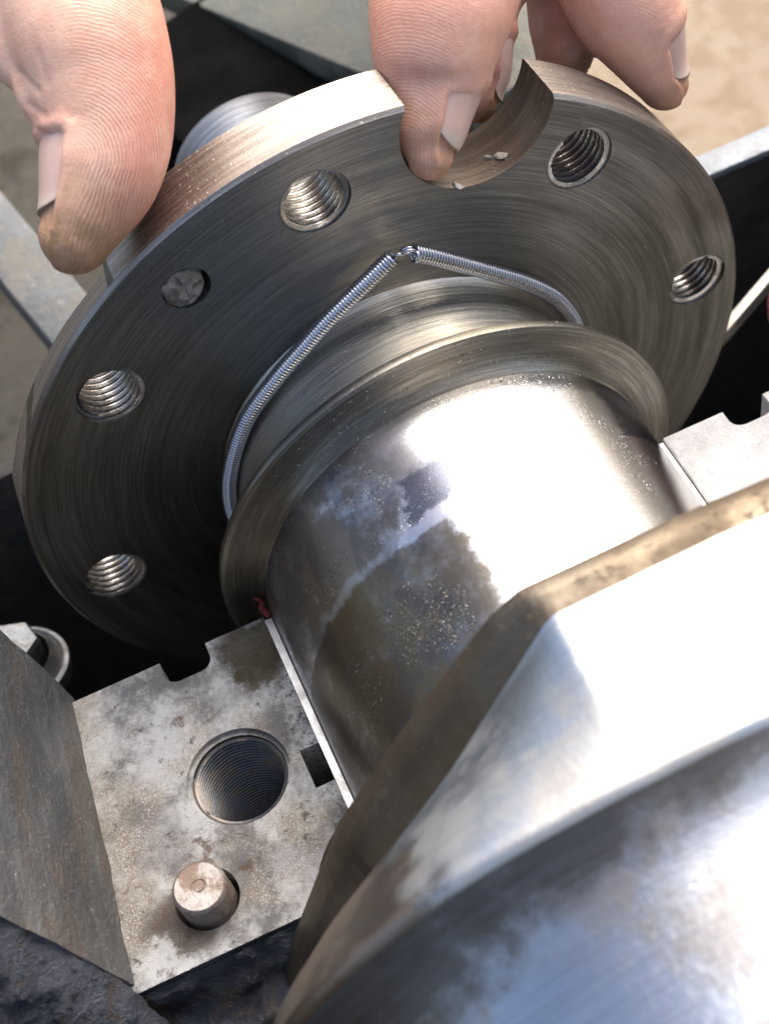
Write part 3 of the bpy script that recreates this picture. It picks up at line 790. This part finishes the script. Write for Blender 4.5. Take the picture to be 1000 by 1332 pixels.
def nail_mat():
    b = NB('fingernail')
    n = b.noise(8, detail=3)
    c = b.mix(n, (.60, .37, .29), (.68, .45, .36))
    c = b.mix(b.ramp(b.attr('tipfree'), .80, .93), c, (.66, .50, .38))
    c = b.mix(b.ramp(b.attr('tipfree'), .965, 1.0), c, (.25, .16, .10))
    return b.set(Base_Color=c, Roughness=.28, Normal=b.bump(b.noise(20), .006, .5), Subsurface_Weight=.1)
M['nail'] = nail_mat()

hand = empty('person', 'bare grimy hand reaching down from above, thumb and fingers gripping the drilled flange rim', 'person', tuple(at(430, -420, 20.5)))
# fingers as (photo x, photo y, distance, radius cm), tip first
FING = {
 'thumb': [(97, 306, 16.1, .42), (110, 278, 16.1, .50), (126, 236, 16.15, .635), (136, 180, 16.2, .72), (130, 110, 16.2, .80), (112, 40, 16.2, .85), (88, -40, 16.5, .88), (90, -150, 17.3, 1.0), (170, -300, 18.8, 1.3), (300, -430, 20.2, 1.5)],
 'index': [(560, 200, 17.0, .30), (557, 180, 17.0, .42), (559, 150, 17.0, .50), (562, 105, 17.0, .63), (566, 60, 16.9, .73), (574, 10, 16.9, .82), (588, -60, 17.1, .86), (596, -180, 18.0, .88), (560, -330, 19.6, 1.0), (500, -430, 20.5, 1.3)],
 'middle': [(622, 128, 18.4, .30), (622, 100, 18.4, .40), (623, 60, 18.3, .43), (628, 0, 18.3, .47), (650, -80, 18.4, .7), (660, -200, 19.0, .8), (600, -350, 20.2, 1.0), (520, -450, 20.9, 1.3)],
 'ring': [(736, 66, 19.0, .40), (738, 30, 19.1, .50), (742, -10, 19.1, .58), (742, -80, 19.1, .68), (725, -200, 19.4, .8), (640, -350, 20.4, 1.0), (540, -460, 21.0, 1.3)],
 'little': [(864, 108, 18.8, .34), (852, 86, 18.7, .42), (834, 46, 18.45, .57), (812, 2, 18.2, .68), (792, -60, 18.2, .74), (770, -180, 18.8, .82), (690, -340, 20.2, 1.0), (560, -450, 21, 1.3)],
}
AXES = {}
VV = []; FF = []
def add_tube(ctrl, k=28):
    C, L = catmull([np.array((*at(x, y, dd), r)) for x, y, dd, r in ctrl], .05)
    P_, rr = C[:, :3], C[:, 3]
    t0 = P_[0] - P_[2]; t0 /= np.linalg.norm(t0)
    cap = np.array([P_[0] + t0 * rr[0] * math.sin(q) for q in (1.5, 1.3, 1.05, .75, .4)]); cr = np.array([rr[0] * math.cos(q) for q in (1.5, 1.3, 1.05, .75, .4)])
    t1 = P_[-1] - P_[-3]; t1 /= np.linalg.norm(t1)
    cap2 = np.array([P_[-1] + t1 * rr[-1] * math.sin(q) for q in (.4, .75, 1.05, 1.3, 1.5)]); cr2 = cr[::-1] * rr[-1] / rr[0]
    V, F = tube(np.concatenate([cap, P_, cap2]), np.concatenate([cr, rr, cr2]), k)
    o = len(VV); VV.extend(V); FF.extend([tuple(i + o for i in f) for f in F])
    return P_, rr
for nme, ct in FING.items(): AXES[nme] = add_tube(ct)
# knuckle folds on the left of the thumb, palm and wrist
add_tube([(40, 98, 16.1, .22), (52, 128, 16.05, .24), (62, 150, 16.0, .20)])
add_tube([(0, 30, 16.3, .42), (14, 66, 16.25, .34), (30, 90, 16.2, .26)])
add_tube([(300, -420, 20.3, 1.6), (430, -460, 20.8, 1.7), (560, -470, 21, 1.5)])
add_tube([(360, -410, 20.6, 1.5), (420, -540, 21.5, 2.0), (460, -700, 22.6, 2.4), (480, -950, 24.6, 2.6), (480, -1350, 28, 3.2)])
add_tube([(540, -410, 20.7, 1.4), (560, -540, 21.5, 1.8), (500, -760, 23, 2.3), (480, -980, 25, 2.5)])
hm = mesh('hand', VV, FF, [M['skin']], hand, 0); fix_normals(hm)
md = hm.modifiers.new('r', 'REMESH'); md.mode = 'VOXEL'; md.voxel_size = .045 * S; bake(hm)
me = hm.data; nv = len(me.vertices)
co = np.empty(nv * 3); me.vertices.foreach_get('co', co); co = co.reshape(-1, 3) / S + np.array(hand.location) / S
ed = np.empty(len(me.edges) * 2, np.int64); me.edges.foreach_get('vertices', ed); ed = ed.reshape(-1, 2)
deg = np.bincount(ed.ravel(), minlength=nv)[:, None]
def smooth(x, it, lam=.5):
    for _ in range(it):
        acc = np.zeros_like(x)
        for c_ in range(x.shape[1]):
            acc[:, c_] = np.bincount(ed[:, 0], x[ed[:, 1], c_], nv) + np.bincount(ed[:, 1], x[ed[:, 0], c_], nv)
        x = x + lam * (acc / deg - x)
    return x
co = smooth(co, 5)
# per-vertex fields: which finger, distance from its tip, side
def seg_dist(P_, a, b_):
    ab = b_ - a; t = np.clip(((P_ - a) @ ab) / (ab @ ab), 0, 1); return np.linalg.norm(P_ - a - t[:, None] * ab, axis=1)
best = np.full(nv, 1e9); fid = np.zeros(nv, int); sarc = np.zeros(nv); rad_v = np.ones(nv); off = np.zeros((nv, 3)); tan_v = np.zeros((nv, 3))
for k, (nme, (P_, rr)) in enumerate(AXES.items()):
    arcl = np.concatenate([[0], np.cumsum(np.linalg.norm(np.diff(P_, axis=0), axis=1))])
    tg = np.gradient(P_, axis=0); tg /= np.linalg.norm(tg, axis=1)[:, None]
    for c0 in range(0, nv, 20000):
        sl_ = slice(c0, min(nv, c0 + 20000))
        D = np.linalg.norm(co[sl_, None, :] - P_[None], axis=2) - rr[None] 
        i = D.argmin(1); dd = D[np.arange(len(i)), i]
        ok = dd < best[sl_]
        idx_ = np.arange(c0, c0 + len(i))[ok]; i = i[ok]
        best[idx_] = dd[ok]; fid[idx_] = k; sarc[idx_] = arcl[i]; rad_v[idx_] = rr[i]; off[idx_] = co[idx_] - P_[i]; tan_v[idx_] = tg[i]
on = off / np.maximum(np.linalg.norm(off, axis=1)[:, None], 1e-6)
side_r = on @ AX[0]; side_c = on @ AX[2]           # towards photo right, towards camera
# nails: (finger, dorsal direction right/left, half angle deg, start, end along finger, towards camera tilt)
NAIL = {'thumb': (-1, 0.12, 60, .10, 1.14), 'index': (1, .27, 57, .02, .92), 'middle': (1, .15, 46, -.05, .72), 'ring': (1, .25, 46, -.05, .8), 'little': (1, .20, 56, .0, .84)}
keys = list(FING)
nail_depth = np.zeros(nv)
def dorsal(nme):
    sg, tl, *_ = NAIL[nme]; dv = sg * AX[0] + tl * AX[2]; return dv / np.linalg.norm(dv)
for nme in NAIL:
    sg, tl, ha, s0, s1 = NAIL[nme]; k = keys.index(nme); dv = dorsal(nme)
    dp = dv - tan_v * (tan_v @ dv)[:, None]; dp /= np.maximum(np.linalg.norm(dp, axis=1)[:, None], 1e-6)
    oo = off - tan_v * (off * tan_v).sum(1)[:, None]; oo /= np.maximum(np.linalg.norm(oo, axis=1)[:, None], 1e-6)
    ang = np.degrees(np.arccos(np.clip((oo * dp).sum(1), -1, 1)))
    inn = np.clip((ha - ang) / 7, 0, 1) * np.clip((s1 - sarc) / .1, 0, 1) * (fid == k)
    # a low rim of skin round the nail
    rim_ = np.exp(-((ang - ha - 5) / 7) ** 2) * (sarc < s1 + .1) * (sarc > .02) + np.exp(-((sarc - s1 - .09) / .09) ** 2) * (ang < ha + 4)
    nail_depth += np.where(fid == k, .035 * inn - .03 * np.clip(rim_, 0, 1) * (1 - inn), 0)
co = co - on * nail_depth[:, None]
# folds at the thumb joint and wrinkles
def world_px(q):
    dd = -((q - CAM) @ AX[2]); x = (q - CAM) @ AX[0]; y = (q - CAM) @ AX[1]
    return 500 + FPX * x / dd, 666 - FPX * y / dd
px, py = world_px(co)
k_t, k_i, k_l = keys.index('thumb'), keys.index('index'), keys.index('little')
crease = np.zeros(nv)
for (x0, y0, x1, y1, wd, dp) in ((70, 180, 48, 170, 4, .03), (60, 150, 36, 134, 3, .018), (50, 118, 26, 92, 3, .02), (62, 112, 50, 66, 3, .012)):
    a = np.array((x0, y0, 0.)); b_ = np.array((x1, y1, 0.))
    dist = seg_dist(np.stack([px, py, 0 * px], 1), a, b_)
    crease += dp * np.exp(-(dist / wd) ** 2) * (fid == k_t) * (side_c > -.3)
co = co - on * crease[:, None]
me.vertices.foreach_set('co', ((co - np.array(hand.location) / S) * S).ravel())
# ridges: distance from a core line near each pad, so that they arch over it
def core(nme, pts):
    P_, rr = AXES[nme]; return [at(*q) for q in pts]
ridge = np.zeros(nv); amt = np.zeros(nv); grime = np.zeros(nv); red = np.zeros(nv)
c0, c1 = at(60, 330, 15.9), at(96, 200, 15.5)
f_ = fid == k_t
ridge[f_] = seg_dist(co[f_], c0, c1)
sm = lambda x, a, b_: np.clip((x - a) / (b_ - a), 0, 1) ** 2 * (3 - 2 * np.clip((x - a) / (b_ - a), 0, 1))
amt[f_] = (sm(side_r, -.30, .22) * sm(side_c, -.2, .35) * (1 - sm(sarc, 2.1, 2.9)) * (.45 + .55 * (1 - sm(sarc, .5, 1.5))))[f_]
c0, c1 = at(530, 225, 16.8), at(525, 190, 16.7); f_ = fid == k_i
ridge[f_] = seg_dist(co[f_], c0, c1)
amt[f_] = (1 - sm(side_r, -.05, .45))[f_] * (1 - .5 * sm(sarc, .8, 2.2))[f_] * .30
c0, c1 = at(830, 130, 18.3), at(805, 90, 17.9); f_ = fid >= 2
ridge[f_] = seg_dist(co[f_], c0, c1); amt[f_] = .12
tipg = 1 - sm(sarc, .0, .62); grime = np.where(fid == k_t, (1 - sm(sarc, .05, .85)), np.where(fid == k_i, .6 * (1 - sm(sarc, 0, .8)), .75 * (1 - sm(sarc, -.1, .45))))
red = np.where(fid == k_t, .75 * sm(side_r, .0, .75) + .15, np.where(fid == k_i, .50, .55))
red = np.where((fid == keys.index('middle')), .85, red)
red = np.where(fid == k_t, red + .5 * np.exp(-((px - 50) / 30) ** 2 - ((py - 165) / 25) ** 2), red)
red = np.clip(red * (1 - sm(sarc, 6, 9) * .5), 0, 1)
for nm_, arr in (('ridge', ridge), ('ridge_amt', amt), ('grime', grime), ('red', red)):
    at_ = me.attributes.new(nm_, 'FLOAT', 'POINT'); at_.data.foreach_set('value', arr.astype(np.float32))
me.shade_smooth()
# nails
for nme in NAIL:
    sg, tl, ha, s0, s1 = NAIL[nme]; P_, rr = AXES[nme]; dv = dorsal(nme)
    arcl = np.concatenate([[0], np.cumsum(np.linalg.norm(np.diff(P_, axis=0), axis=1))])
    nu_, nv_ = 20, 26; V = []; F = []; tf = []
    ia = int(np.argmin(abs(arcl - s1))); tg = P_[ia] - P_[0]; tg /= np.linalg.norm(tg)
    d1 = dv - tg * (dv @ tg); d1 /= np.linalg.norm(d1); d2 = np.cross(tg, d1)
    for j in range(nv_ + 1):
        v = j / nv_
        for i in range(nu_ + 1):
            u = -1 + 2 * i / nu_
            e0 = s0 + .13 * abs(u) ** 3; e1 = s1 - .16 * abs(u) ** 3
            s_ = e0 + (e1 - e0) * v
            p = np.array([np.interp(max(s_, 0), arcl, P_[:, k]) for k in range(3)]) + tg * min(s_, 0)
            r = np.interp(s_, arcl, rr); 
            if s_ < 0: r = math.sqrt(max(r * r - s_ * s_, .02))
            an = R(ha) * u
            lift = -.024 + .010 * (1 - v) * (1 - .5 * u * u)
            V.append(p + (r + lift) * (math.cos(an) * d1 + math.sin(an) * d2)); tf.append(1 - v)
    for j in range(nv_):
        for i in range(nu_): a = j * (nu_ + 1) + i; F.append((a, a + 1, a + nu_ + 2, a + nu_ + 1))
    o = mesh('fingernail', V, F, M['nail'], hm, 0)
    at_ = o.data.attributes.new('tipfree', 'FLOAT', 'POINT'); at_.data.foreach_set('value', np.array(tf, np.float32))
    md = o.modifiers.new('s', 'SOLIDIFY'); md.thickness = .014 * S; md.offset = 0; bake(o); fix_normals(o); o.data.shade_smooth()
